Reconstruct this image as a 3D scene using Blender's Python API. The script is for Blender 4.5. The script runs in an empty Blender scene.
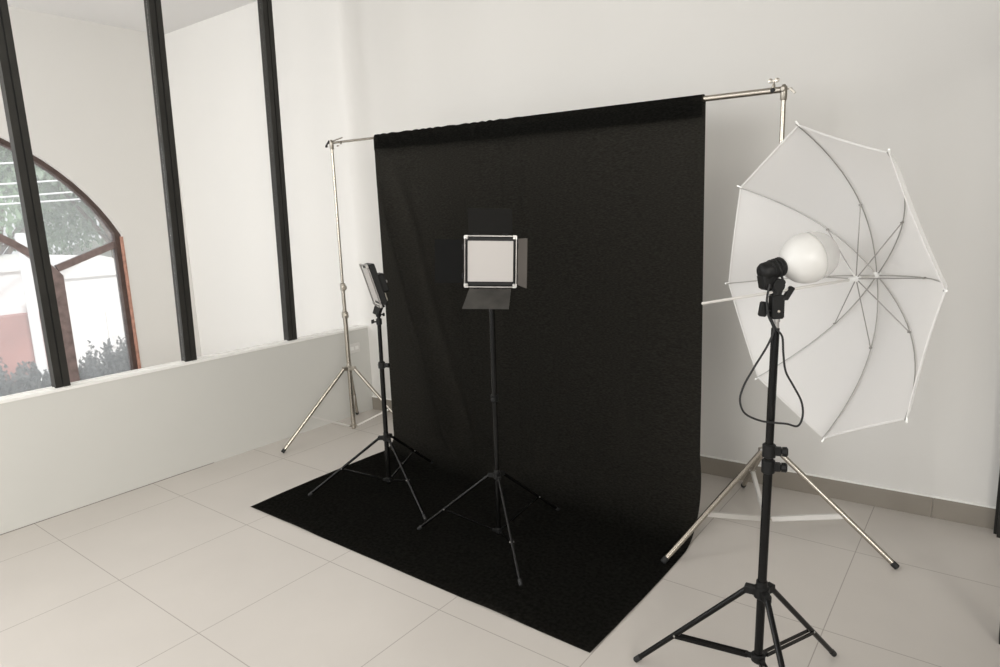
import bpy, math, random
from mathutils import Vector as V, Matrix, noise
random.seed(7)
S = bpy.context.scene
COL = S.collection
PI = math.pi

# ------------------------------------------------------------------ materials
def mat(name, base=(.8, .8, .8), rough=.5, metal=0., bump=None, var=None, spec=None, trans=None):
    m = bpy.data.materials.new(name); m.use_nodes = True
    nt = m.node_tree; b = nt.nodes['Principled BSDF']
    b.inputs['Base Color'].default_value = (*base, 1)
    b.inputs['Roughness'].default_value = rough
    b.inputs['Metallic'].default_value = metal
    if spec is not None: b.inputs['Specular IOR Level'].default_value = spec
    tc = nt.nodes.new('ShaderNodeTexCoord')
    if var:      # (scale, amount)
        n = nt.nodes.new('ShaderNodeTexNoise'); n.inputs['Scale'].default_value = var[0]; n.inputs['Detail'].default_value = 4
        nt.links.new(tc.outputs['Object'], n.inputs['Vector'])
        r = nt.nodes.new('ShaderNodeMapRange'); r.inputs[1].default_value = .3; r.inputs[2].default_value = .7
        r.inputs[3].default_value = 1 - var[1]; r.inputs[4].default_value = 1 + var[1]
        nt.links.new(n.outputs['Fac'], r.inputs[0])
        mx = nt.nodes.new('ShaderNodeVectorMath'); mx.operation = 'SCALE'
        mx.inputs[0].default_value = base
        nt.links.new(r.outputs[0], mx.inputs['Scale'])
        nt.links.new(mx.outputs[0], b.inputs['Base Color'])
    if bump:     # (scale, strength)
        n = nt.nodes.new('ShaderNodeTexNoise'); n.inputs['Scale'].default_value = bump[0]; n.inputs['Detail'].default_value = 5
        nt.links.new(tc.outputs['Object'], n.inputs['Vector'])
        bp = nt.nodes.new('ShaderNodeBump'); bp.inputs['Strength'].default_value = bump[1]; bp.inputs['Distance'].default_value = .01
        nt.links.new(n.outputs['Fac'], bp.inputs['Height']); nt.links.new(bp.outputs[0], b.inputs['Normal'])
    return m

def glass_mat(name, haze=0., hazecol=(.9, .92, .92), gloss=.06, tint=(1, 1, 1)):
    m = bpy.data.materials.new(name); m.use_nodes = True
    nt = m.node_tree; nt.nodes.clear()
    out = nt.nodes.new('ShaderNodeOutputMaterial')
    t = nt.nodes.new('ShaderNodeBsdfTransparent'); t.inputs[0].default_value = (*tint, 1)
    g = nt.nodes.new('ShaderNodeBsdfGlossy'); g.inputs['Roughness'].default_value = .02
    a = nt.nodes.new('ShaderNodeMixShader')
    lw = nt.nodes.new('ShaderNodeLayerWeight'); lw.inputs[0].default_value = .12
    mm = nt.nodes.new('ShaderNodeMath'); mm.operation = 'MULTIPLY'; mm.inputs[1].default_value = gloss * 5
    nt.links.new(lw.outputs['Fresnel'], mm.inputs[0]); nt.links.new(mm.outputs[0], a.inputs[0])
    nt.links.new(t.outputs[0], a.inputs[1]); nt.links.new(g.outputs[0], a.inputs[2])
    last = a
    if haze:
        tr = nt.nodes.new('ShaderNodeBsdfTranslucent'); tr.inputs[0].default_value = (*hazecol, 1)
        h = nt.nodes.new('ShaderNodeMixShader'); h.inputs[0].default_value = haze
        nt.links.new(a.outputs[0], h.inputs[1]); nt.links.new(tr.outputs[0], h.inputs[2]); last = h
    nt.links.new(last.outputs[0], out.inputs[0])
    return m

def sheet_mat(name, dif, trl, f, clear=0., weave=None):
    """cloth that lets some light through: diffuse + translucent (+ a little plainly transparent)"""
    m = bpy.data.materials.new(name); m.use_nodes = True
    nt = m.node_tree; nt.nodes.clear()
    out = nt.nodes.new('ShaderNodeOutputMaterial')
    d = nt.nodes.new('ShaderNodeBsdfDiffuse'); d.inputs[0].default_value = (*dif, 1)
    t = nt.nodes.new('ShaderNodeBsdfTranslucent'); t.inputs[0].default_value = (*trl, 1)
    a = nt.nodes.new('ShaderNodeMixShader'); a.inputs[0].default_value = f
    nt.links.new(d.outputs[0], a.inputs[1]); nt.links.new(t.outputs[0], a.inputs[2]); last = a
    if weave:
        tc = nt.nodes.new('ShaderNodeTexCoord'); mp = nt.nodes.new('ShaderNodeMapping')
        mp.inputs['Scale'].default_value = (60, 60, 260)
        n = nt.nodes.new('ShaderNodeTexNoise'); n.inputs['Scale'].default_value = 1; n.inputs['Detail'].default_value = 3
        nt.links.new(tc.outputs['Object'], mp.inputs[0]); nt.links.new(mp.outputs[0], n.inputs['Vector'])
        r = nt.nodes.new('ShaderNodeMapRange'); r.inputs[1].default_value = .35; r.inputs[2].default_value = .75
        r.inputs[3].default_value = .75; r.inputs[4].default_value = 1.4
        nt.links.new(n.outputs['Fac'], r.inputs[0])
        for nd, c in ((d, dif), (t, trl)):
            mx = nt.nodes.new('ShaderNodeVectorMath'); mx.operation = 'SCALE'; mx.inputs[0].default_value = c
            nt.links.new(r.outputs[0], mx.inputs['Scale']); nt.links.new(mx.outputs[0], nd.inputs[0])
        bp = nt.nodes.new('ShaderNodeBump'); bp.inputs['Strength'].default_value = .15; bp.inputs['Distance'].default_value = .002
        nt.links.new(n.outputs['Fac'], bp.inputs['Height']); nt.links.new(bp.outputs[0], d.inputs['Normal'])
    if clear:
        c = nt.nodes.new('ShaderNodeBsdfTransparent'); x = nt.nodes.new('ShaderNodeMixShader'); x.inputs[0].default_value = clear
        nt.links.new(last.outputs[0], x.inputs[1]); nt.links.new(c.outputs[0], x.inputs[2]); last = x
    nt.links.new(last.outputs[0], out.inputs[0])
    return m

M = dict(
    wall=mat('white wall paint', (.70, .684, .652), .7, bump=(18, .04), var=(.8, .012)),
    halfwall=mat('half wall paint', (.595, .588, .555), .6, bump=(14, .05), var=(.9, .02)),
    ledge=mat('ledge paint', (.86, .85, .82), .45),
    ceil=mat('ceiling paint', (.75, .74, .73), .8),
    tile=mat('porcelain tile', (.56, .525, .485), .33, bump=(3, .02), var=(2.2, .03), spec=.45),
    grout=mat('grout', (.36, .33, .30), .8),
    base=mat('skirting tile', (.26, .232, .195), .45, var=(3, .06)),
    basejoint=mat('skirting joint', (.2, .18, .16), .8),
    mull=mat('black painted metal', (.026, .025, .022), .5, var=(9, .15), spec=.25),
    groove=mat('dark groove', (.004, .004, .004), .7),
    frame=mat('weathered brown frame', (.075, .05, .042), .55, var=(14, .25)),
    frame2=mat('grey brown frame', (.20, .15, .14), .6, var=(14, .25)),
    reveal=mat('red brown reveal', (.42, .22, .16), .6, var=(20, .3)),
    chrome=mat('brushed silver metal', (.45, .415, .36), .27, 1.0),
    chrome_d=mat('dull silver metal', (.40, .37, .32), .35, 1.0),
    silver=mat('bright silver', (.40, .385, .37), .35, .8),
    rail=mat('grey metal rail', (.22, .21, .20), .35, .8),
    brace=mat('white grey brace', (.66, .64, .61), .4, .3),
    black=mat('black coated metal', (.004, .0038, .0036), .24, spec=.22),
    matte=mat('matte black plastic', (.006, .006, .0058), .5, bump=(160, .05), spec=.25),
    gloss=mat('black sheet with painted reflections', (.040, .038, .034), .3, spec=.5, var=(9, .6)),  # bottom door: reflections on black metal painted into the colour
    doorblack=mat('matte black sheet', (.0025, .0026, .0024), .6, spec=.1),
    doordark=mat('black sheet painted half lit', (.0078, .0074, .0066), .6, spec=.12),  # top door: same black sheet, a little light put into its colour
    doorlit=mat('black sheet painted lit', (.075, .066, .058), .5, spec=.2),  # right door: same black sheet, light on its inner side painted in
    rubber=mat('black rubber', (.012, .012, .012), .7),
    diffuser=mat('pale panel diffuser', (.44, .415, .395), .5),
    bulb=mat('white bulb shell', (.64, .63, .605), .4),
    plate=mat('white plastic plate', (.70, .68, .65), .4),
    cloth=sheet_mat('thin black muslin', (.0088, .0087, .0078), (.118, .111, .098), .35, weave=True),
    canopy=sheet_mat('white umbrella nylon', (.88, .87, .86), (.88, .87, .85), .45, .06),
    hem=mat('white nylon hem', (.88, .88, .86), .6),
    dome=sheet_mat('pale see-through dome', (.85, .84, .82), (.86, .85, .83), .5, .55),  # pale see-through cap beyond the bulb shell
    rib=mat('rib steel', (.42, .41, .39), .35, .9),
    clear=glass_mat('clear pane', gloss=.05),
    hazy=glass_mat('hazy old pane', haze=.24, gloss=.04),
    asphalt=mat('pale ground', (.62, .60, .58), .9, var=(.4, .08)),
    planter=mat('pale concrete', (.5, .49, .47), .9, bump=(9, .2)),
    whitewash=mat('whitewashed wall', (.92, .90, .88), .9, var=(.5, .04)),
    salmon=mat('faded red paint', (.42, .20, .17), .9, var=(1.2, .15)),
    roof=mat('pale roof', (.90, .87, .84), .9, var=(2, .1)),
    pole=mat('pale post', (.85, .84, .83), .8),
    bark=mat('bark', (.18, .14, .11), .9, bump=(12, .4)),
    shrub=mat('haze greyed shrub leaf', (.20, .205, .20), .7, var=(5, .4)),  # grey of the washed-out view put into the leaf colour
    wire=mat('pale wire', (.95, .95, .95), .6),
    window_dark=mat('dark far window', (.25, .27, .28), .3),
)
for i, c in enumerate(((.25, .36, .22), (.30, .38, .28), (.16, .24, .14))):
    M['leaf%d' % i] = mat('tree leaf %d' % i, c, .6, var=(1.5, .35))

# ------------------------------------------------------------------ mesh builder
def basis(d):
    d = V(d).normalized()
    a = V((0, 0, 1)) if abs(d.z) < .95 else V((1, 0, 0))
    u = d.cross(a).normalized(); w = d.cross(u).normalized()
    return d, u, w

class MB:
    def __init__(s): s.v = []; s.f = []; s.m = []; s.k = 0
    def ring(s, c, u, w, r, n):
        i = len(s.v)
        for k in range(n):
            a = 2*PI*k/n; s.v.append(V(c)+u*(math.cos(a)*r)+w*(math.sin(a)*r))
        return i
    def face(s, *ix): s.f.append(tuple(ix)); s.m.append(s.k)
    def lathe(s, p0, d, prof, n=16):
        """prof: list of (distance along d, radius)"""
        d, u, w = basis(d); p0 = V(p0); prev = None
        rings = []
        for t, r in prof: rings.append(s.ring(p0+d*t, u, w, max(r, 1e-5), n))
        for a, b in zip(rings, rings[1:]):
            for k in range(n):
                j = (k+1) % n; s.face(a+k, b+k, b+j, a+j)
        s.face(*[rings[0]+k for k in range(n)]); s.face(*[rings[-1]+k for k in reversed(range(n))])
        return s
    def tube(s, a, b, r, r2=None, n=14):
        a = V(a); b = V(b); L = (b-a).length; r2 = r if r2 is None else r2
        e = min(r*.25, L*.1)
        return s.lathe(a, b-a, [(0, r*.8), (e, r), (L-e, r2), (L, r2*.8)], n)
    def sweep(s, pts, r, n=8):
        pts = [V(p) for p in pts]; rings = []
        d0 = (pts[1]-pts[0]).normalized(); _, u, w = basis(d0)
        for i, p in enumerate(pts):
            t = (pts[min(i+1, len(pts)-1)]-pts[max(i-1, 0)]).normalized()
            u = (u-t*u.dot(t)).normalized(); w = t.cross(u)
            rr = r[i] if isinstance(r, (list, tuple)) else r
            rings.append(s.ring(p, u, w, rr, n))
        for a, b in zip(rings, rings[1:]):
            for k in range(n):
                j = (k+1) % n; s.face(a+k, a+j, b+j, b+k)
        s.face(*[rings[0]+k for k in reversed(range(n))]); s.face(*[rings[-1]+k for k in range(n)])
        return s
    def box(s, c, x, y, z, sx, sy, sz, bev=0.):
        """oriented box, centre c, axes x y z, full sizes; bev chamfers the edges along x-y outline"""
        c = V(c); x = V(x).normalized(); y = V(y).normalized(); z = V(z).normalized()
        hx, hy, hz = sx/2, sy/2, sz/2
        if not bev:
            i = len(s.v)
            for a in (-1, 1):
                for b in (-1, 1):
                    for d in (-1, 1): s.v.append(c+x*hx*a+y*hy*b+z*hz*d)
            for q in ((0, 1, 3, 2), (4, 6, 7, 5), (0, 4, 5, 1), (2, 3, 7, 6), (0, 2, 6, 4), (1, 5, 7, 3)): s.face(*[i+k for k in q])
            return s
        b = bev
        out = [(-hx+b, -hy), (hx-b, -hy), (hx, -hy+b), (hx, hy-b), (hx-b, hy), (-hx+b, hy), (-hx, hy-b), (-hx, -hy+b)]
        inn = [(px*(1-b/hx*.6), py*(1-b/hy*.6)) for px, py in out]
        rings = []
        for pts, zz in ((inn, -hz), (out, -hz+b*.6), (out, hz-b*.6), (inn, hz)):
            i = len(s.v); rings.append(i)
            for px, py in pts: s.v.append(c+x*px+y*py+z*zz)
        for a, d in zip(rings, rings[1:]):
            for k in range(8):
                j = (k+1) % 8; s.face(a+k, a+j, d+j, d+k)
        s.face(*[rings[0]+k for k in reversed(range(8))]); s.face(*[rings[-1]+k for k in range(8)])
        return s
    def abox(s, x0, x1, y0, y1, z0, z1): return s.box(((x0+x1)/2, (y0+y1)/2, (z0+z1)/2), (1, 0, 0), (0, 1, 0), (0, 0, 1), x1-x0, y1-y0, z1-z0)
    def poly(s, pts, n, th):
        """flat polygon pts extruded by th along n"""
        n = V(n).normalized(); i = len(s.v); k = len(pts)
        s.v += [V(p) for p in pts]+[V(p)+n*th for p in pts]
        s.face(*range(i, i+k)); s.face(*reversed(range(i+k, i+2*k)))
        for q in range(k):
            j = (q+1) % k; s.face(i+q, i+k+q, i+k+j, i+j)
        return s
    def build(s, name, mats, parent=None, smooth=True, loc=None, ang=35):
        me = bpy.data.meshes.new(name)
        org = V(loc) if loc is not None else (parent_world(parent) if parent else V((0, 0, 0)))
        me.from_pydata([tuple(p-org) for p in s.v], [], s.f)
        mats = mats if isinstance(mats, (list, tuple)) else [mats]
        for m in mats: me.materials.append(M[m])
        me.polygons.foreach_set('material_index', s.m)
        import bmesh as _b
        bm = _b.new(); bm.from_mesh(me); _b.ops.recalc_face_normals(bm, faces=bm.faces); bm.to_mesh(me); bm.free()
        if smooth:
            me.polygons.foreach_set('use_smooth', [True]*len(me.polygons)); me.set_sharp_from_angle(angle=math.radians(ang))
        o = bpy.data.objects.new(name, me); COL.objects.link(o)
        o.location = org-(parent_world(parent) if parent else V((0, 0, 0)))
        if parent: o.parent = parent
        return o

def parent_world(o):
    p = V((0, 0, 0))
    while o: p = p+o.location; o = o.parent
    return p
def tag(o, label=None, cat=None, group=None, kind=None):
    if label: o['label'] = label
    if cat: o['category'] = cat
    if group: o['group'] = group
    if kind: o['kind'] = kind
    return o
def empty(name, loc, label, cat, group=None, kind=None):
    o = bpy.data.objects.new(name, None); COL.objects.link(o); o.location = loc; o.empty_display_size = .05
    return tag(o, label, cat, group, kind)
X, Y, Z = V((1, 0, 0)), V((0, 1, 0)), V((0, 0, 1))

# ------------------------------------------------------------------ the room
XW = -4.2                     # inner face of half wall
XO = -6.83                    # inner face of outer wall beyond the glass
BY = lambda x: 3.797+(x-.09)*.0305     # face of the back wall
CH = 3.50
def struct(o): o['kind'] = 'structure'; return o

xl = [-6.9, -6.60, -5.91, -5.22, -4.535, -3.845, -3.145, -2.44, -1.737, -1.08, -.42, .25, .94, 1.63, 2.32, 3.0]
yl = [-2.5, -1.63, -.94, -.25, .43, 1.13, 1.785, 2.505, 3.20, 3.95]
b = MB(); g = .0019
for i in range(len(xl)-1):
    for j in range(len(yl)-1):
        x0, x1, y0, y1 = xl[i]+g, xl[i+1]-g, yl[j]+g, yl[j+1]-g
        k = len(b.v); b.v += [V((x0, y0, 0)), V((x1, y0, 0)), V((x1, y1, 0)), V((x0, y1, 0))]; b.k = 0; b.face(k, k+1, k+2, k+3)
b.k = 1
for x in xl[1:-1]:
    k = len(b.v); b.v += [V((x-g, yl[0], 0)), V((x+g, yl[0], 0)), V((x+g, yl[-1], 0)), V((x-g, yl[-1], 0))]; b.face(k, k+1, k+2, k+3)
for y in yl[1:-1]:
    for i in range(len(xl)-1):
        k = len(b.v); b.v += [V((xl[i]+g, y-g, 0)), V((xl[i+1]-g, y-g, 0)), V((xl[i+1]-g, y+g, 0)), V((xl[i]+g, y+g, 0))]; b.face(k, k+1, k+2, k+3)
b.abox(xl[0], xl[-1], yl[0], yl[-1], -.12, -.004)
struct(b.build('floor', ['tile', 'grout'], smooth=False))

b = MB(); b.poly([(-6.95, BY(-6.95), 0), (3.0, BY(3.0), 0), (3.0, BY(3)+.2, 0), (-6.95, BY(-6.95)+.2, 0)], Z, CH)
struct(b.build('wall_back', 'wall', smooth=False))
b = MB(); b.abox(-6.95, 3.0, -2.5, 4.1, CH, CH+.15)
struct(b.build('ceiling', 'ceil', smooth=False))
b = MB(); b.abox(3.0, 3.15, -2.5, 4.1, 0, CH); struct(b.build('wall_right_unseen', 'wall', smooth=False))  # out of view, added to darken the right side of the room

# half wall with its pale ledge
YB = BY(XW)
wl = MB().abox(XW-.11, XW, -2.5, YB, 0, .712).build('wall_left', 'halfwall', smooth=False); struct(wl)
MB().abox(XW-.115, XW+.004, -2.5, YB, .712, .727).build('ledge', 'ledge', wl, smooth=False)
MB().abox(XW-.068, XW-.05, -2.5, YB, .727, .7315).build('glazing_channel', 'ledge', wl, smooth=False)
MB().abox(XW-.0, XW+.0015, -2.5, 2.2, 0, .0035).build('floor_joint', 'basejoint', wl, smooth=False)

# skirting along the back wall
xs = -4.2; b = MB()
joints = [-4.2, -3.37, -2.6, -1.83, -1.06, -.165, .09]
for x0, x1 in zip(joints, joints[1:]):
    b.poly([(x0+.001, BY(x0)-.012, 0), (x1-.001, BY(x1)-.012, 0), (x1-.001, BY(x1), 0), (x0+.001, BY(x0), 0)], Z, .108)
bb = struct(b.build('baseboard_back', 'base', smooth=False))
b = MB(); b.poly([(-4.2, BY(-4.2)-.0135, .1075), (.09, BY(.09)-.0135, .1075), (.09, BY(.09), .1075), (-4.2, BY(-4.2), .1075)], Z, .007)
b.build('sealant_line', 'ledge', bb, smooth=False)

# glazed partition on the half wall
part = MB().abox(XW-.09, XW-.03, -2.5, YB, CH-.06, CH).build('window_1', 'mull', smooth=False); struct(part)
mull = [(-.88, -.88), (-.13, -.13), (.615, .62), (1.388, 1.378), (2.148, 2.198), (2.945, 2.995)]
w = .038
for yb, yt in mull:
    b = MB(); zt = CH-.06
    yt2 = yb+(yt-yb)*(zt-.74)/(2.9-.74)
    def seg(ya, yb_, x0, x1, m):
        b.k = m
        k = len(b.v)
        for (yy, zz) in ((yb, .7275), (yt2, zt)):
            b.v += [V((x0, yy+ya, zz)), V((x1, yy+ya, zz)), V((x1, yy+yb_, zz)), V((x0, yy+yb_, zz))]
        for q in ((0, 1, 2, 3), (4, 7, 6, 5), (0, 4, 5, 1), (1, 5, 6, 2), (2, 6, 7, 3), (3, 7, 4, 0)): b.face(*[k+j for j in q])
    seg(-w, -.004, XW-.09, XW-.03, 0)
    seg(-.004, .004, XW-.085, XW-.036, 1)
    seg(.004, w, XW-.09, XW-.03, 0)
    mu = b.build('mullion', ['mull', 'groove'], part, smooth=False)
    for dy in (-.03, .034):
        MB().lathe((XW-.036, yb+dy, .727), Z, [(0, .004), (.004, .004), (.006, .002)], 8).build('screw', 'silver', mu)
ys = [-2.5]+[m[0] for m in mull]+[YB]
yt_ = [-2.5]+[m[0]+(m[1]-m[0])*(CH-.06-.74)/(2.9-.74) for m in mull]+[YB]
for i in range(len(ys)-1):
    a0 = ys[i]+(w if i else 0); a1 = ys[i+1]-(w if i < len(ys)-2 else 0)
    c0 = yt_[i]+(w if i else 0); c1 = yt_[i+1]-(w if i < len(ys)-2 else 0)
    MB().poly([(XW-.0625, a0, .7315), (XW-.0625, a1, .7315), (XW-.0625, c1, CH-.06), (XW-.0625, c0, CH-.06)], X, .006).build('glass_pane', 'clear', part, smooth=False)

# outer wall with arched window opening
YC, RA, ZS, ZB = 1.232, 1.914, .704, .12
HWO = 1.713          # half width of the opening; the arch is cut by upright jambs
def arch(r, yc=YC, zs=ZS, n=28, hw=None):
    a0 = math.acos(min(1, (hw or HWO)/r)); a1 = PI-a0
    return [(yc+r*math.cos(a0+(a1-a0)*k/n), zs+r*math.sin(a0+(a1-a0)*k/n)) for k in range(n+1)]
b = MB()
def strip(pts_in, pts_out, x0, x1):
    n = len(pts_in)
    for k in range(n-1):
        (a, b_), (c, d), (e, f), (g_, h) = pts_in[k], pts_in[k+1], pts_out[k+1], pts_out[k]
        i = len(b.v)
        for x in (x0, x1): b.v += [V((x, a, b_)), V((x, c, d)), V((x, e, f)), V((x, g_, h))]
        for q in ((0, 1, 2, 3), (4, 7, 6, 5), (0, 4, 5, 1), (1, 5, 6, 2), (2, 6, 7, 3), (3, 7, 4, 0)): b.face(*[i+j for j in q])
A = arch(RA)
top = []
for y, z in A: top.append((y, CH))
strip(A, top, XO-.2, XO)
b.abox(XO-.2, XO, YC+HWO, BY(XO)+.1, 0, CH)
b.abox(XO-.2, XO, -2.5, YC-HWO, 0, CH)
b.abox(XO-.2, XO, YC-HWO, YC+HWO, -.1, ZB)
struct(b.build('wall_outer', 'wall', smooth=False))

# arched window: frame, inner arch, bars, panes
win = empty('window_2', (XO, YC, ZB), None, None, kind='structure')
def archframe(r0, r1, h0, h1, x0, x1, yc, zs, zb, name, m, parent):
    global b
    b = MB()
    i_ = [(yc+h0, zb)]+arch(r0, yc, zs, hw=h0)+[(yc-h0, zb)]
    o_ = [(yc+h1, zb)]+arch(r1, yc, zs, hw=h1)+[(yc-h1, zb)]
    strip(i_, o_, x0, x1)
    return b.build(name, m, parent, smooth=False)
archframe(RA-.042, RA, HWO-.055, HWO, XO-.13, XO-.04, YC, ZS, ZB, 'frame', 'frame', win)
for sg in (1, -1):
    b = MB().abox(XO-.04, XO+.004, YC+sg*(HWO-.006)-.007, YC+sg*(HWO-.006)+.007, ZB, 1.54); b.build('reveal_trim', 'reveal', win, smooth=False)
archframe(1.375, 1.435, 1.090, 1.178, XO-.13, XO-.075, YC, .388, ZB, 'inner_arch', 'frame2', win)
b = MB()
for sgn in (1, -1):
    p0 = V((XO-.10, YC+sgn*1.14, 1.275)); p1 = V((XO-.10, YC+sgn*1.69, 1.475))
    d = (p1-p0).normalized(); b.box((p0+p1)/2, d, X, d.cross(X), (p1-p0).length, .05, .062)
b.build('transom_bar', 'frame2', win, smooth=False)
b = MB(); b.box((XO-.10, YC, 2.20), Z, X, Y, .80, .05, .05); b.build('center_bar', 'frame2', win, smooth=False)
b = MB(); b.abox(XO-.13, XO-.07, YC-HWO+.04, YC+HWO-.04, ZB, ZB+.06); b.build('bottom_rail', 'frame2', win, smooth=False)
pp = [(XO-.102, YC+HWO-.04, ZB+.03)]+[(XO-.102, y, z) for y, z in arch(RA-.03, hw=HWO-.04)]+[(XO-.102, YC-HWO+.04, ZB+.03)]
MB().poly(pp, X, .004).build('window_pane', 'hazy', win, smooth=False)

# black framed doorway at the right end of the back wall
dr = empty('door_1', (.115, 3.3, 0), None, None, kind='structure')
MB().abox(.088, .15, 3.735, 3.785, 0, 2.25).abox(.100, .15, 3.70, 3.735, 0, 2.25).build('door_post', 'mull', dr, smooth=False)
MB().abox(.112, .165, 2.76, 2.83, 0, 2.25).build('door_post', 'mull', dr, smooth=False)
MB().abox(.112, .165, 2.76, 3.785, 2.25, 2.31).build('door_head', 'mull', dr, smooth=False)

# socket plate on the half wall
sp = empty('socket_plate', (XW, 3.50, .565), 'small white socket plate on the half wall below the ledge in the far corner', 'socket')
MB().box((XW+.004, 3.50, .565), Y, Z, X, .12, .078, .008, .004).build('cover_plate', 'plate', sp)
for k in (-1, 1):
    MB().box((XW+.009, 3.50+.025*k, .565), Y, Z, X, .034, .03, .003, .003).build('outlet', 'ledge', sp)

# ------------------------------------------------------------------ tripod stands
def tripod(name, label, group, base, deg, R, zc, zh, segs, lean, leg_r, met, collar_r, knee=.57, brace='bar', brace_r=.005,
           joints=(), knob_dir=None, foot='rubber', bmat=None, hubr=None, cat='stand', over=None):
    """segs: [(z0,z1,r)...] of the centre pole; joints: [(z, knob azimuth, [size])] """
    cx, cy = base; t = empty(name, (cx, cy, 0), label, cat, group)
    ztop = segs[-1][1]
    def P(z): return V((cx+lean[0]*z/ztop, cy+lean[1]*z/ztop, z))
    for z0, z1, r in segs: MB().tube(P(z0), P(z1), r, n=20).build('pole', met, t)
    bmat = bmat or met
    c = MB().lathe(P(zc-collar_r*.9), Z, [(0, collar_r*.8), (.004, collar_r), (collar_r*1.5, collar_r), (collar_r*1.5+.004, collar_r*.75), (collar_r*2.4, collar_r*.7)], 20)
    for k in range(3):
        a = math.radians(deg+120*k); d = V((math.cos(a), math.sin(a), 0))
        c.box(P(zc)+d*(collar_r+.010), d, Z, d.cross(Z), .034, collar_r*1.1, leg_r*2.6, .003)
    col = c.build('leg_collar', 'matte' if met == 'black' else 'chrome_d', t)
    hr = hubr or collar_r*.8
    h = MB().lathe(P(zh-.014), Z, [(0, hr*.8), (.004, hr), (.024, hr), (.028, hr*.8)], 18)
    for k in range(3):
        a = math.radians(deg+120*k); d = V((math.cos(a), math.sin(a), 0))
        h.box(P(zh)+d*(hr+.006), d, Z, d.cross(Z), .022, .014, .014, .002)
    h.build('brace_hub', 'matte' if met == 'black' else 'chrome_d', t)
    for k in range(3):
        dg, RR = (over or {}).get(k, (deg+120*k, R))
        a = math.radians(dg); d = V((math.cos(a), math.sin(a), 0)); s = d.cross(Z)
        p0 = P(zc)+d*(collar_r+.018); p1 = V((cx, cy, 0))+d*RR+Z*leg_r*.8
        L = (p1-p0).length; u = (p1-p0).normalized()
        lg = MB().tube(p0, p1-u*.012, leg_r, n=14).build('leg', met, t)
        MB().tube(p1-u*.03, p1, leg_r*1.12, n=14).build('rubber_foot', 'rubber', lg)
        kn = p0.lerp(p1, knee)
        kp = kn+Z*(-leg_r*.3)
        MB().tube(kn-s*leg_r*1.4, kn+s*leg_r*1.4, .0035, n=8).build('rivet', 'silver', lg)
        h0 = P(zh)+d*(hr+.010)
        if brace == 'pair':
            for sg in (-1, 1):
                dd = (kp-h0).normalized()
                MB().box((h0+kp)/2+s*sg*.0085, dd, s, dd.cross(s), (kp-h0).length, .004, .012).build('brace', bmat, t)
        else:
            dd = (kp-h0).normalized()
            MB().box((h0+kp)/2, dd, s, dd.cross(s), (kp-h0).length, brace_r*1.6, brace_r*2, .001).build('brace', bmat, t)
    for j in joints:
        z, az = j[0], math.radians(j[1]); sc = j[2] if len(j) > 2 else 1
        rr = max(r for z0, z1, r in segs if z0 <= z+.03 and z1 >= z-.03)
        d = V((math.cos(az), math.sin(az), 0))
        cl = MB().lathe(P(z-.022*sc), Z, [(0, rr*1.1), (.003, rr*1.45), (.040*sc, rr*1.45), (.044*sc, rr*1.1)], 18)
        cl.box(P(z)+d*(rr+.010*sc), d, Z, d.cross(Z), .024*sc, .026*sc, .018*sc, .003)
        cj = cl.build('clamp', 'matte' if met == 'black' else 'chrome_d', t)
        q = P(z)+d*(rr+(.020 if met != 'black' else .014)*sc)
        kb = MB().lathe(q, d, [(0, .005*sc), (.008*sc, .005*sc), (.009*sc, .0145*sc), (.022*sc, .0155*sc), (.026*sc, .010*sc)], 9)
        if met != 'black':
            kb.box(q+d*.017*sc, d, Z, d.cross(Z), .006*sc, .036*sc, .012*sc, .003)
        kb.build('knob', 'matte' if met == 'black' else 'chrome', cj)
        if met == 'black':
            MB().tube(P(z)-d*rr*1.2, P(z)-d*(rr*1.45+.006), .004, n=8).build('bolt', 'silver', cj)
    return t, P

SG = 'tripod stands around the black backdrop'
stA, PA = tripod('backdrop_stand', 'tall silver tripod stand holding the left crossbar end in the far corner', 'silver backdrop stands',
    (-3.802, 3.107), 256.7, .532, .5225, .078, [(.05, .96, .0165), (.93, 1.15, .0135), (1.10, 2.125, .0105)], (.010, 0, 0), .0125, 'chrome', .024,
    .57, 'bar', .0055, [(.923, -30, 1.1), (1.13, -30, 1.25)], bmat='brace', over={0: (256.7, .562)})
stB, PB = tripod('backdrop_stand', 'tall silver tripod stand carrying the right end of the crossbar, behind the umbrella', 'silver backdrop stands',
    (-.810, 3.155), 237.3, .566, .4415, .09, [(.06, 1.0, .0165), (.97, 1.15, .0135), (1.10, 2.05, .0105)], (.012, 0, 0), .0125, 'chrome', .024,
    .57, 'bar', .0115, [(.94, 40, 1.1), (1.13, 40, 1.2)], bmat='brace', over={0: (240.4, .618)})

# ---- crossbar
pa = PA(2.146)+V((-.045, 0, 0)); pb = PB(2.092)+V((.005, 0, 0))
dcb = (pb-pa).normalized()
cbE = empty('crossbar', (pa+pb)/2, 'thin telescoping silver crossbar spanning the two silver stands', 'crossbar')
def cbp(x): return pa+dcb*((x-pa.x)/dcb.x)
for x0, x1, r in ((pa.x+.02, -2.9, .0085), (-2.95, -2.1, .0105), (-2.15, -1.45, .0120), (-1.50, pb.x-.005, .0135)):
    MB().tube(cbp(x0), cbp(x1), r, n=18).build('tube_section', 'chrome', cbE)
for px, P_, zz in ((pa.x+.03, PA, 2.146), (pb.x-.005, PB, 2.092)):
    q = P_(zz)
    cp = MB().lathe(q-Z*.045, Z, [(0, .012), (.004, .0145), (.055, .0145), (.060, .010), (.066, .006)], 16).build('end_cap', 'chrome_d', cbE)
q = cbp(pb.x-.048)
k = MB().lathe(q+Z*.010, Z, [(0, .009), (.012, .007), (.022, .004), (.030, .004)], 10).build('locking_collar', 'chrome', cbE)
wn = MB()
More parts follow.
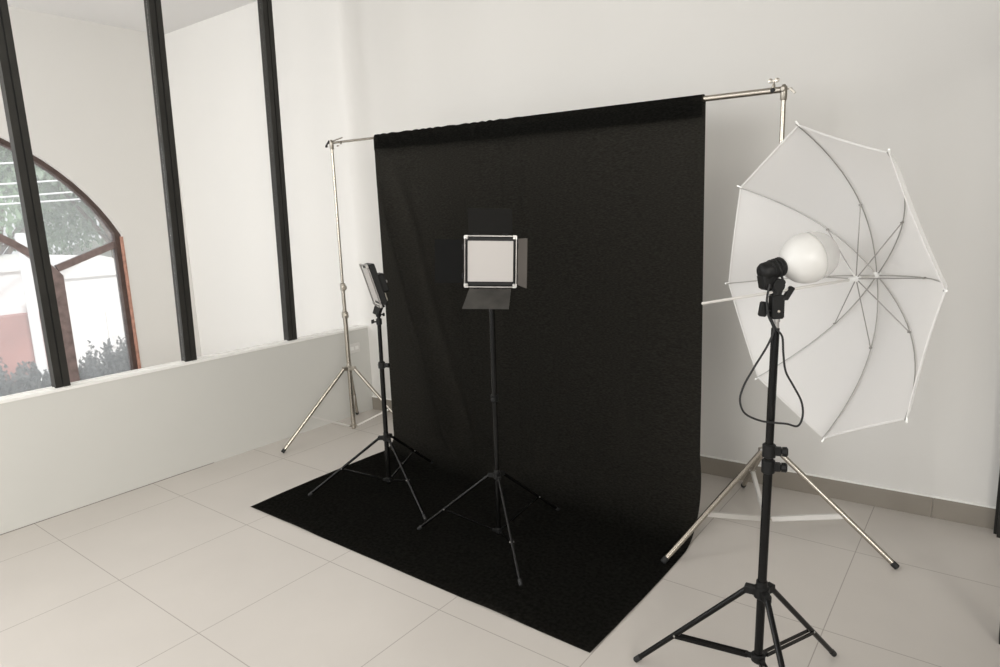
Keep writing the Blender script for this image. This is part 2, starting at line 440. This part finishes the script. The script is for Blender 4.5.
for sg in (-1, 1): wn.lathe(q+Z*.042+X*sg*.014-Y*.006, Y, [(0, .004), (.002, .010), (.010, .010), (.012, .004)], 12)
wn.box(q+Z*.040, X, Y, Z, .020, .008, .008, .001); wn.build('wing_nut', 'chrome', k)
MB().lathe(q-Y*.014, -Y, [(0, .010), (.004, .010), (.006, .004)], 12).build('locking_pin', 'rubber', k)
q = PB(2.092)
b = MB().tube(q+X*.010, q+X*.034, .0035, n=8); b.box(q+V((.036, -.004, -.010)), (1, 0, -1), Y, (1, 0, 1), .034, .006, .010, .001)
b.lathe(q-Y*.012, -Y, [(0, .011), (.006, .012), (.010, .008)], 14); b.build('end_lever', 'chrome_d', cbE)
q = PA(2.146)
b = MB(); b.box(q+V((-.030, -.01, -.002)), (1, 0, .9), Y, (-.9, 0, 1), .05, .006, .012, .001); b.box(q+V((-.045, -.01, -.022)), X, Y, Z, .02, .01, .012, .002)
b.build('end_lever', 'groove', cbE)
b = MB(); b.tube(q+V((.01, -.012, .006)), q+V((.135, -.012, .022)), .0045, n=8); b.lathe(q+V((.105, -.012, -.005)), (1, 0, -1), [(0, .005), (.006, .008), (.016, .008)], 10)
b.lathe(q+V((.070, -.012, -.028)), X, [(0, .004), (.012, .006), (.020, .004)], 10)
b.build('locking_pin', 'chrome', cbE)

# ------------------------------------------------------------------ black backdrop cloth
def cloth_point(t, s):
    """t 0..1 left to right, s distance down from the crossbar; returns point on the front drop and floor sweep"""
    ztop = 2.118+(2.100-2.118)*t+.0
    xt = -3.338+(2.202)*t; xb = -3.330+(2.194)*t
    r = .12+.22*t                     # bend radius at the floor
    y0 = 3.107+.048*t-.020
    yfront = 1.925-.035*t-.0*math.sin(PI*t)
    hang = ztop-r
    if s < hang: y, z = y0, ztop-s; q = s/hang
    else:
        a = (s-hang)/r
        if a < PI/2: y, z = y0-r*(1-math.cos(a)), r-r*math.sin(a)
        else: y, z = y0-r-(s-hang-r*PI/2), 0
        q = 1
    total = hang+r*PI/2+(y0-r-yfront)
    u = min(s/total, 1)
    x = xt+(xb-xt)*min(1, s/hang)
    if s > hang: x += .051*t*min(1, (s-hang)/.55)
    if s > hang: x += .018*math.sin(PI*(s-hang)/(total-hang))*(-1 if t < .5 else 1)*abs(2*t-1)
    # folds
    amp = .006+.018*q
    f = amp*(.7*noise.noise(V((x*5.5+.25*z, 0, z*.45)))*1.6+.35*math.sin(x*17+1.3*z+2*noise.noise(V((x*2, 1, z*.6)))))
    # long diagonal drag fold at the left third
    dd = (x-(-3.30+.24*max(0, 2.1-z)**1.15))
    f += .070*math.exp(-(dd/.05)**2)*min(1, max(0, (2.05-z)/.5))-.045*math.exp(-((dd-.11)/.06)**2)*min(1, max(0, (2.0-z)/.5))
    dd = (x-(-2.18+.01*z)); f += .02*math.exp(-(dd/.018)**2)*max(0, (z-.9)/1.2)
    dd = (x-(-2.33+.02*z)); f += .018*math.exp(-(dd/.015)**2)*max(0, (z-1.0)/1.2)
    fade = min(1, s/.35)
    if s < hang+r*.8: y -= f*fade*(1 if s < hang else max(0, 1-(s-hang)/(r*.8)))
    zf = 0
    if z < .10:
        zf = (1-z/.10)*(.0035+.0035*max(0, noise.noise(V((x*3, y*3, 4))))*2)
        near = max(0, 1-abs((y0-r)-y)/.35)
        zf += (1-z/.10)*near*.012*max(0, noise.noise(V((x*5, y*2, 9)))+.1)
    return V((x, y, z+zf)), total
NT, NS = 150, 190
cloth = empty('backdrop_cloth', (-2.22, 2.5, 0), 'large black cloth hanging from the crossbar and sweeping over the floor', 'backdrop')
b = MB()
for j in range(NS+1):
    for i in range(NT+1):
        t = i/NT; _, tot = cloth_point(t, 0)
        p, _ = cloth_point(t, .015+(tot-.015)*(j/NS)); b.v.append(p)
for j in range(NS):
    for i in range(NT):
        a = j*(NT+1)+i; b.face(a, a+1, a+NT+2, a+NT+1)
b.build('drape', 'cloth', cloth, ang=180)
# rod pocket round the bar
b = MB(); prof = []
NR = 16; NT2 = 260
for i in range(NT2+1):
    t = i/NT2; x = -3.345+2.195*t; c = cbp(x); wv = max(0, min(1, (.56-t)/.1))*min(1, t/.03)
    row = []
    zt = c.z+.022
    f = wv*(.0075*math.sin(t*175+2.5*math.sin(t*31))+.004*noise.noise(V((t*80, 0, 0))))
    skew = .010*math.sin(t*60)*wv
    z_end = c.z-.082+.003*noise.noise(V((t*12, 3, 0)))
    row.append(V((x, c.y+.020, z_end-.0)))
    row.append(V((x, c.y+.020, c.z-.03)))
    for k in range(9):
        a = PI*k/8; row.append(V((x, c.y+math.cos(a)*.021, c.z+math.sin(a)*(.021+f*.35))))
    for k in range(1, 9):
        z = c.z-(c.z-z_end)*k/8
        row.append(V((x+skew*k/8, c.y-.021-f*math.sin(PI*k/8.2)-.003, z)))
    if i == 0: nr = len(row)
    b.v += row
for i in range(NT2):
    for k in range(nr-1):
        a = i*nr+k; b.face(a, a+1, a+nr+1, a+nr)
b.build('rod_pocket', 'cloth', cloth, ang=180)

# ------------------------------------------------------------------ light stands
stC, PC = tripod('light_stand', 'thin black tripod stand at the left edge of the black cloth', 'black light stands',
    (-2.785, 2.503), 220.2, .476, .338, .0794, [(.05, .80, .0135), (.77, 1.040, .0115)], (.012, .004, 0), .0078, 'black', .021,
    .53, 'bar', .005, [(.774, 20, .9)])
stD, PD = tripod('light_stand', 'thin black tripod stand in the middle of the black cloth', 'black light stands',
    (-1.880, 2.388), 199.5, .4414, .342, .0519, [(.03, .76, .0115), (.72, 1.235, .0128)], (.013, .004, 0), .0075, 'black', .019,
    .62, 'bar', .0045, [(.734, -60, .8)])
stE, PE = tripod('light_stand', 'sturdy black tripod stand in the right foreground below the umbrella', 'black light stands',
    (-.521, 1.988), 186.5, .411, .3944, .16, [(.14, .88, .0135), (.80, 1.245, .0118)], (.018, .004, 0), .0092, 'black', .024,
    .62, 'pair', .005, [(.865, 15, 1.0), (.815, 15, 1.0)], hubr=.022)

for st_ in (stC, stD): st_.location.z += .006      # their feet rest on the cloth

# ------------------------------------------------------------------ LED panels
def panel(label, org, n, up, wd, ht, doors, pole_top, thick=.030):
    n = V(n).normalized(); up = V(up); u = up.cross(n).normalized(); v = n.cross(u).normalized(); org = V(org)   # u: to the right seen from the front
    t = empty('led_panel', org, label, 'panel light', 'flat panel lights on stands')
    Q = lambda a, c, d=0.: org+u*a+v*c+n*d
    MB().box(Q(0, 0, -.014-thick/2+.015), u, v, n, wd-.016, ht-.016, thick, .006).build('housing', 'matte', t)
    MB().box(Q(0, .001, .004), u, v, n, wd*.858, ht*.775, .006, .002).build('diffuser', 'diffuser', t)
    fr = MB()
    for sg in (-1, 1):
        fr.box(Q(0, sg*(ht/2-.004), .010), u, v, n, wd-.03, .005, .008)
        fr.box(Q(sg*(wd/2-.004), 0, .010), u, v, n, .004, ht-.03, .008)
    fr.build('frame', 'rail', t, smooth=False)
    for a in (-1, 1):
        for c in (-1, 1):
            k = MB().box(Q(a*(wd/2-.011), c*(ht/2-.004), .010), u, v, n, .018, .008, .012, .002).box(Q(a*(wd/2-.004), c*(ht/2-.011), .010), u, v, n, .008, .018, .012, .002)
            k.lathe(Q(a*(wd/2-.013), c*(ht/2-.013), .008), n, [(0, .007), (.008, .007), (.010, .004)], 10)
            k.build('corner_clip', 'silver', t)
    # doors: (side, inner half width, outer half width, length, open angle in degrees from the panel plane, shift)
    for side, w0, w1, ln, ang, sh, dm in doors:
        a = math.radians(ang)
        e, al = {'left': (-u, v), 'right': (u, v), 'top': (v, u), 'bottom': (-v, u)}[side]
        h = wd/2 if side in ('left', 'right') else ht/2
        o = org+e*(h+.004)+n*.012; d = e*math.cos(a)+n*math.sin(a)
        th = d.cross(al).normalized()
        m = MB(); m.poly([o-al*w0, o+al*w0, o+d*ln+al*(w1+sh), o+d*ln+al*(-w1+sh)], th, .0016)
        dd = m.build('barn_door', dm, t, smooth=False)
        for q0, q1 in ((-.8, -.55), (.55, .8)): MB().tube(o+al*w0*q0, o+al*w0*q1, .005, n=8).build('hinge', 'matte', dd)
    # rear control box with its knobs, tilting bracket under it
    cb = MB().box(Q(.0, -.005, -.048), u, v, n, wd*.5, ht*.42, .046, .006).build('control_box', 'matte', t)
    for c in (.035, -.035): MB().lathe(Q(c, -.005, -.071), -n, [(0, .009), (.008, .009), (.010, .006)], 12).build('knob', 'silver', cb)
    MB().box(Q(.0, -ht*.34, -.040), u, v, n, .07, .05, .022, .004).build('battery_plate', 'chrome_d', t)
    pt = V(pole_top); jb = Q(0, -ht/2-.006, -.014)
    y = MB().box(jb, u, v, n, .05, .016, .02, .003)
    y.tube(jb, pt+Z*.018, .0085, n=10).tube(pt+Z*.018, pt-Z*.01, .0095, n=10); y.lathe(pt+Z*.016, Z, [(0, .012), (.004, .015), (.022, .015), (.026, .010)], 14)
    br = y.build('ball_head', 'matte', t)
    s = V((.8, .6, 0))
    MB().tube(pt+Z*.028, pt+Z*.028+s*.028, .004, n=8).lathe(pt+Z*.028+s*.022, s, [(0, .006), (.004, .010), (.012, .010)], 9).build('knob', 'matte', br)
    so = MB().lathe(pt-Z*.030, Z, [(0, .012), (.003, .0165), (.034, .0165), (.037, .012)], 14).build('socket', 'matte', t)
    MB().tube(pt-Z*.012-s*.012, pt-Z*.012-s*.034, .0045, n=8).box(pt-Z*.010-s*.036, s, Z, n, .008, .022, .012, .002).build('thumb_screw', 'matte', so)
    return t

td = PD(1.235)
nD = V((.60, -.79, .03))
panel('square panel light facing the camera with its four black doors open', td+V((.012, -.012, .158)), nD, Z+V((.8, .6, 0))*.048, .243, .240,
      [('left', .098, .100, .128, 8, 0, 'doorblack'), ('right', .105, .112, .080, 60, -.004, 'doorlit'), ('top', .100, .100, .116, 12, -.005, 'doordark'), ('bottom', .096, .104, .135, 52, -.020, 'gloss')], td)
tc_ = PC(1.045)
nC = V((-.53, -.85, -.27))
panel('panel light seen edge on, turned toward the windows', tc_+V((-.012, -.02, .200)), nC, V((-.17, -.2, 1)), .240, .250,
      [('bottom', .10, .08, .045, 40, 0, 'doorblack')], tc_, .034)

# ------------------------------------------------------------------ umbrella
a_ = V((-.6657, -.7413, -.0855)).normalized()
AP = V((-.279, 2.2345, 1.3801))
uu = Z.cross(a_).normalized(); vv = a_.cross(uu)
RU, HU, ROT = .4647, .2259, 1.6468
um = empty('umbrella', AP+a_*.3366, 'translucent white photo umbrella opened on a thin steel shaft, right of the foreground stand', 'umbrella')
def tipdir(k): t = ROT-k*PI/4; return uu*math.cos(t)+vv*math.sin(t)
def ribp(k, q): return AP+a_*(HU*q**2.35)+tipdir(k)*(RU*q)
b = MB(); NG, NQ = 14, 22
for k in range(8):
    base_i = len(b.v)
    for j in range(NQ+1):
        q = j/NQ*1.0
        for i in range(NG+1):
            f = i/NG
            p = ribp(k, q).lerp(ribp(k+1, q), f)
            sag = 4*f*(1-f)
            p = p+a_*(.004*sag*q*q)
            p = p+(AP+a_*(HU*q)-p)*.006*sag*q
            b.v.append(p+a_*-.003)
    for j in range(NQ):
        for i in range(NG):
            a = base_i+j*(NG+1)+i; b.face(a, a+1, a+NG+2, a+NG+1)
can = b.build('canopy', 'canopy', um, ang=28)
b = MB()
for k in range(8):
    for j in range(6):
        def ep(f):
            p = ribp(k, 1).lerp(ribp(k+1, 1), f); sag = 4*f*(1-f)
            p = p+a_*.004*sag; return p+(AP+a_*HU-p)*.006*sag-a_*.004
        p0, p1 = ep(j/6), ep((j+1)/6); d = (p1-p0).normalized(); inw = (AP+a_*HU-p0).normalized()
        b.box((p0+p1)/2+inw*.004, d, inw, a_, (p1-p0).length*1.02, .0042, .0006)
b.build('hem', 'canopy', can, smooth=False)
MB().tube(AP-a_*.02, AP+a_*.5698, .0042, n=10).build('shaft', 'brace', um)
MB().lathe(AP-a_*.03, a_, [(0, .004), (.004, .007), (.02, .008), (.03, .011), (.040, .011), (.044, .006)], 14).build('crown', 'hem', um)
RN = AP+a_*.073
MB().lathe(RN-a_*.012, a_, [(0, .006), (.003, .0095), (.014, .0095), (.018, .007), (.036, .007), (.038, .005)], 14).build('runner', 'hem', um)
for k in range(8):
    rb = MB().sweep([ribp(k, .02+.98*j/18)+a_*.004 for j in range(19)], .0017, 6).build('rib', 'rib', um)
    MB().tube(ribp(k, .985)+a_*.002, ribp(k, 1.0)+tipdir(k)*.008+a_*.004, .0028, n=8).build('tip_cap', 'hem', rb)
    jn = ribp(k, .46)+a_*.006
    MB().sweep([RN+tipdir(k)*.009, jn], .0017, 6).build('stretcher', 'silver', rb)
    MB().lathe(jn-a_*.004, a_, [(0, .003), (.008, .003)], 6).build('joint', 'rib', rb)
MB().tube(RN, RN-V((.8, .6, 0))*.05+Z*.055-V((-.6, .8, 0))*.02, .0022, n=8).build('runner_pin', 'hem', um)

# ------------------------------------------------------------------ lamp holder with bulb on the foreground stand
T = PE(1.245)
lh = empty('lamp_holder', T, 'black lamp socket on a swivel bracket atop the foreground stand', 'lamp holder')
fwd = V((.6657, .7413, .0855)).normalized(); ld = V((.655, .725, .235)).normalized(); sd = ld.cross(Z).normalized()
cr = V((.799, .601, 0)).normalized()      # across, to the right
dk = V((-.601, .799, 0))
MB().lathe(T-Z*.004, Z, [(0, .010), (.020, .010), (.022, .0125), (.030, .0125)], 16).build('spigot', 'silver', lh)
q = T+Z*.062
b = MB().box(q, cr, Z, dk, .036, .070, .034, .005); b.lathe(q+Z*.030, Z, [(0, .014), (.03, .012), (.045, .014)], 12)
bk = b.build('swivel_bracket', 'matte', lh)
b = MB().tube(q-cr*.015-Z*.012, q-cr*.030-Z*.012, .006, n=10); b.box(q-cr*.038-Z*.006, (cr*-1+Z*.15), Z+cr*.15, dk, .022, .044, .016, .004); b.build('tightening_lever', 'matte', bk)
b = MB().tube(q+cr*.012+Z*.020, q+cr*.030+Z*.026, .007, n=10); b.box(q+cr*.034+Z*.038, cr*.6+Z, cr-Z*.6, dk, .042, .016, .014, .003); b.build('tightening_lever', 'matte', bk)
MB().lathe(q-dk*.018-Z*.012, -dk, [(0, .0045), (.003, .004), (.004, .002)], 8).build('bolt', 'chrome_d', bk)
q2 = T+Z*.118
b = MB().box(q2, cr*.9-Z*.3, Z*.95+cr*.3, dk, .032, .052, .024, .005); b.lathe(q2-dk*.016+Z*.006, dk, [(0, .017), (.032, .017)], 16); b.build('tilting_knuckle', 'matte', lh)
# socket: barrel with ribs + rear housing drooping to the knuckle
S0 = V((-.546, 1.965, 1.405)); 
b = MB().lathe(S0, ld, [(0, .014), (.005, .022), (.014, .027), (.036, .027), (.038, .029), (.043, .029), (.045, .027), (.048, .027), (.050, .029), (.055, .029), (.057, .027), (.060, .027), (.062, .029), (.070, .029), (.074, .026), (.080, .020)], 28)
sk = b.build('socket', 'matte', lh)
hd = MB(); c0 = S0+ld*.014-Z*.022
hd.box(c0+Z*(-.006)+ld*.012, ld, Z-ld*.2, sd, .042, .050, .040, .008); hd.box(c0+ld*.030-Z*.024, ld+Z*-.4, Z+ld*.4, sd, .044, .024, .030, .005)
hd.build('rear_housing', 'matte', sk)
MB().lathe(S0+ld*.03+sd*.024+Z*.014, sd+Z*.5, [(0, .005), (.004, .004)], 8).build('bolt', 'groove', sk)
# bulb: a thing of its own held by the socket
B0 = S0+ld*.074
bu = empty('light_bulb', B0, 'big white globe lamp bulb screwed into the black socket in front of the umbrella', 'bulb')
MB().lathe(B0-ld*.006, ld, [(0, .018), (.008, .022), (.016, .033), (.028, .049), (.042, .061), (.058, .069), (.074, .073), (.088, .0745), (.098, .0738), (.102, .071)], 40).build('shell', 'bulb', bu, ang=60)
MB().lathe(B0+ld*.096, ld, [(0, .0725), (.016, .0715), (.032, .067), (.048, .058), (.060, .046), (.068, .032), (.073, .016), (.074, .001)], 40).build('dome', 'dome', bu, ang=60)

# power cable looping down
def L(a, z, d=0.): return V((PE(z).x, PE(z).y, z))+cr*a-dk*(.016+d)      # a metres to the right of the pole axis
raw = [(-.030, 1.375), (-.036, 1.33), (-.030, 1.285), (-.016, 1.255), (-.012, 1.235), (-.030, 1.19), (-.064, 1.13), (-.092, 1.075), (-.101, 1.03), (-.084, .99), (-.038, .966),
       (.005, .958), (.042, .953), (.075, .945), (.088, .975), (.082, 1.02), (.055, 1.07), (.030, 1.115), (.020, 1.17), (.014, 1.22), (-.006, 1.245), (-.022, 1.275)]
def smooth_path(p, n=5):
    o = []
    for i in range(len(p)-1):
        a = p[max(i-1, 0)]; b_ = p[i]; c = p[i+1]; d = p[min(i+2, len(p)-1)]
        for k in range(n):
            t = k/n; o.append(.5*((2*b_)+(c-a)*t+(2*a-5*b_+4*c-d)*t*t+(-a+3*b_-3*c+d)*t**3))
    return o+[p[-1]]
path = smooth_path([L(a, z) for a, z in raw])
cd = empty('power_cable', T, 'thin black power cable hanging in a loop beside the foreground stand pole', 'cable')
MB().sweep(path, .0031, 8).build('looped_cord', 'rubber', cd)
MB().sweep(smooth_path([S0+ld*.070-Z*.022, S0+ld*.076-Z*.045-dk*.004, S0+ld*.060-Z*.078-dk*.01, T+Z*.085+cr*.014-dk*.018]), .0034, 8).build('short_cord', 'rubber', cd)

# ------------------------------------------------------------------ outside the arched window
g_ = MB().abox(-60, -7.03, -30, 45, -3.3, -3.0).build('ground_1', 'asphalt', smooth=False); struct(g_)
pl = MB().abox(-9.0, -7.6, -2.5, 9, -.55, -.25).build('planter_terrace', 'planter', smooth=False)
tag(pl, 'pale concrete terrace edge under the grey shrubs outside the arched window', 'terrace')
MB().abox(-8.9, -7.8, -2.4, 8.9, -3.0, -.55).build('terrace_wall', 'planter', pl, smooth=False)

def leaves(mb, c, rad, n, size, flat=1., seed=0, upw=0):
    rnd = random.Random(seed); c = V(c)
    for _ in range(n):
        d = V((rnd.gauss(0, 1), rnd.gauss(0, 1), rnd.gauss(0, 1))).normalized()
        p = c+V((d.x*rad[0], d.y*rad[1], d.z*rad[2]))*(rnd.random()**.4)
        n_ = V((rnd.gauss(0, 1), rnd.gauss(0, 1), rnd.gauss(0, 1)+.6)).normalized()
        _, u, w_ = basis(n_); 
        if upw: w_ = (w_+Z*upw).normalized(); u = w_.cross(n_).normalized()
        s_ = size*(.6+.8*rnd.random())
        i = len(mb.v); mb.v += [p-w_*s_, p+u*s_*.45, p+w_*s_, p-u*s_*.45]; mb.face(i, i+1, i+2, i+3)

shr = [(2.02, .33), (2.33, .18), (2.62, .30), (2.92, .20), (3.20, .36), (3.52, .28)]
names = ['at the very left edge of the picture', 'below the salmon red wall', 'just left of the thick black post', 'beside the brown inner upright',
         'in the middle of the right pane', 'against the right jamb']
for i, (y, h) in enumerate(shr):
    x = -8.25+.12*math.sin(i*2.3)
    t = empty('shrub', (x, y, -.25), 'small grey green shrub outside the arched window, %s' % names[i], 'shrub', 'grey shrubs outside the arched window')
    mb = MB(); rnd = random.Random(i)
    for k in range(7):
        px, py = rnd.uniform(-.18, .18), rnd.uniform(-.2, .2); hh = (h+.25)*rnd.uniform(.65, 1.0)
        leaves(mb, (x+px, y+py, -.23+hh*.54), (.05+.03*rnd.random(), .05+.03*rnd.random(), hh*.5), 110, .032, seed=i*10+k, upw=1.2)
    leaves(mb, (x, y, -.06), (.20, .20, .16), 260, .04, seed=i+300)
    mb.build('foliage', 'shrub', t, smooth=False)
    st = MB()
    for k in range(4): st.tube((x+.03*k-.05, y+.02*k-.03, -.25), (x+.06*k-.1, y+.07*k-.1, -.25+h*.6), .008, .004, 6)
    st.build('stem', 'bark', t)

def house(name, label, x0, x1, y0, y1, z0, z1, ridge, wins, wm='whitewash', band=None):
    t = empty(name, ((x0+x1)/2, (y0+y1)/2, z0), label, 'building', 'pale houses outside the arched window')
    MB().abox(x0, x1, y0, y1, z0, z1).build('wall', wm, t, smooth=False)
    b = MB(); i = len(b.v); o = .08
    b.v += [V((x1+o, y0-o, z1)), V((x1+o, y1+o, z1)), V((x1+o, (y0+y1)/2, z1+ridge)), V((x0-o, y0-o, z1)), V((x0-o, y1+o, z1)), V((x0-o, (y0+y1)/2, z1+ridge))]
    for f in ((0, 1, 2), (3, 5, 4), (0, 2, 5, 3), (1, 4, 5, 2), (0, 3, 4, 1)): b.face(*[i+k for k in f])
    b.build('roof', 'roof', t, smooth=False)
    for wy, wz, ww, wh in wins:
        f = MB().abox(x1, x1+.06, wy-ww/2-.06, wy+ww/2+.06, wz-wh/2-.06, wz+wh/2+.06).build('window', 'whitewash', t, smooth=False)
        MB().abox(x1+.06, x1+.08, wy-ww/2, wy+ww/2, wz-wh/2, wz+wh/2).build('pane', 'roof', f, smooth=False)
    return t
house('house', 'white house with a low gable seen through the right pane of the arched window', -22, -16, 5.0, 7.7, -3, .62, .45, [(6.6, -.6, .5, .7)])
house('house', 'white house with a peaked roof behind, right of the first gable', -29, -23.5, 8.6, 13.5, -3, .35, .9, [(10, -.8, .6, .7)])
house('house', 'white street building seen between the black posts at the left edge', -20, -15.2, 1.2, 5.1, -3, .9, .3, [])
tag(MB().abox(-15.0, -14.6, 2.8, 4.85, -3.0, .10).build('garden_wall', 'salmon', smooth=False), 'faded salmon red wall seen in the left pane beside the thick black post', 'wall')
pp_ = MB().tube((-13.5, 4.15, -3), (-13.5, 4.15, 1.62), .09, .08, n=12).build('utility_post', 'pole', smooth=True)
tag(pp_, 'pale street post seen through the left pane of the arched window', 'post')
wl_ = ['topmost pale overhead wire crossing the treetops behind the arched window', 'second overhead wire from the top behind the arched window',
       'third overhead wire from the top behind the arched window', 'lowest pale overhead wire behind the arched window']
for i, (za, zb_) in enumerate(((2.68, 3.10), (2.36, 2.71), (2.16, 2.46), (2.056, 2.30))):
    p0 = V((-13, 3.3, za)); p1 = V((-15, 6.4, zb_)); d = p1-p0
    pts = []
    for k in range(13):
        t = -1.5+4*k/12; pts.append(p0+d*t+Z*(.02*((t-.5)**2)))
    tag(MB().sweep(pts, .017, 6).build('overhead_wire', 'wire'), wl_[i], 'wire', 'overhead wires')

tr = [(-24, 6.6, 3.4, 'leaf0', 'dark leafy tree behind the left pane'), (-22, 9.2, 3.0, 'leaf1', 'pale leafy tree over the white gable roof'), (-27, 12.3, 4.0, 'leaf0', 'tall leafy tree at the right edge of the arch'),
      (-31, 8.5, 5.0, 'leaf1', 'broad far tree filling the top of the arch')]
for i, (x, y, r_, m, lb) in enumerate(tr):
    t = empty('tree', (x, y, -3), lb+' outside', 'tree', 'trees outside the arched window')
    MB().tube((x, y, -3), (x+.2, y, 1.6), .26, .16, n=12).build('trunk', 'bark', t)
    br = MB()
    for k in range(5):
        a = k*1.3; br.tube((x+.15, y, .4+.2*k), (x+1.5*math.cos(a), y+1.5*math.sin(a), 2.3+.3*k), .09, .04, 8)
    br.build('branches', 'bark', t)
    mb = MB(); rnd = random.Random(50+i)
    for k in range(16):
        c = V((x+rnd.uniform(-.6, .6)*r_, y+rnd.uniform(-.75, .75)*r_, 1.3+rnd.uniform(0, 1.35)*r_))
        leaves(mb, c, (r_*.36, r_*.36, r_*.30), 430, .13, seed=i*40+k)
    mb.build('crown', m, t, smooth=False)

# ------------------------------------------------------------------ camera
cam = bpy.data.cameras.new('camera'); co = bpy.data.objects.new('camera', cam); COL.objects.link(co)
yaw, pit, rol = -0.65187666, 0.17843542, -0.03956258
fwv = V((math.sin(yaw)*math.cos(pit), math.cos(yaw)*math.cos(pit), -math.sin(pit)))
rt = V((math.cos(yaw), -math.sin(yaw), 0)); up = rt.cross(fwv)
rr = rt*math.cos(rol)+up*math.sin(rol); ur = -rt*math.sin(rol)+up*math.cos(rol)
mm = Matrix((rr, ur, -fwv)).transposed().to_4x4(); mm.translation = V((0, 0, 1.6))
co.matrix_world = mm
cam.sensor_width = 36; cam.lens = 654.891*36/1000; cam.clip_start = .05; cam.clip_end = 200
S.camera = co

# ------------------------------------------------------------------ light
w_ = bpy.data.worlds.new('sky'); S.world = w_; w_.use_nodes = True
nt = w_.node_tree; bg = nt.nodes['Background']
bg.inputs[0].default_value = (.96, .98, 1.0, 1); bg.inputs[1].default_value = 1.1
def area(name, loc, look, sx, sy, power, col=(1, 1, 1)):
    l = bpy.data.lights.new(name, 'AREA'); l.shape = 'RECTANGLE'; l.size = sx; l.size_y = sy; l.energy = power; l.color = col
    o = bpy.data.objects.new(name, l); COL.objects.link(o); o.location = loc
    o.rotation_euler = (V(look)-V(loc)).to_track_quat('-Z', 'Y').to_euler(); return o
# added area lights that brighten gallery and room, no such sources in view
area('gallery_fill', (-5.55, -2.3, 2.2), (-5.4, 3.6, 1.7), 1.6, 2.0, 125, (.985, .99, 1))  # added fill standing inside the gallery, out of view
area('room_fill', (-2.4, -2.4, 2.1), (-3.0, 3.0, 1.2), 2.6, 2.0, 38, (1, .985, .96))  # added soft fill behind left of the camera
area('right_rear_fill', (2.3, -1.9, 2.4), (-4.2, 1.4, .7), 2.2, 2.0, 62, (1, .965, .90)).data.spread = math.radians(95)  # added fill from the right rear, lifts the half wall
area('ceiling_fill', (-2.6, .6, 3.42), (-2.6, .6, 0), 1.6, 1.6, 22, (1, .97, .92))  # added fill under the ceiling, no fitting modelled
sun = bpy.data.lights.new('sun', 'SUN'); sun.energy = 3.0; sun.angle = .05
so_ = bpy.data.objects.new('sun', sun); COL.objects.link(so_); so_.rotation_euler = V((-.75, .2, -.63)).to_track_quat('-Z', 'Y').to_euler()

S.view_settings.view_transform = 'Standard'
S.view_settings.look = 'None'
S.view_settings.exposure = 0
S.view_settings.gamma = 1
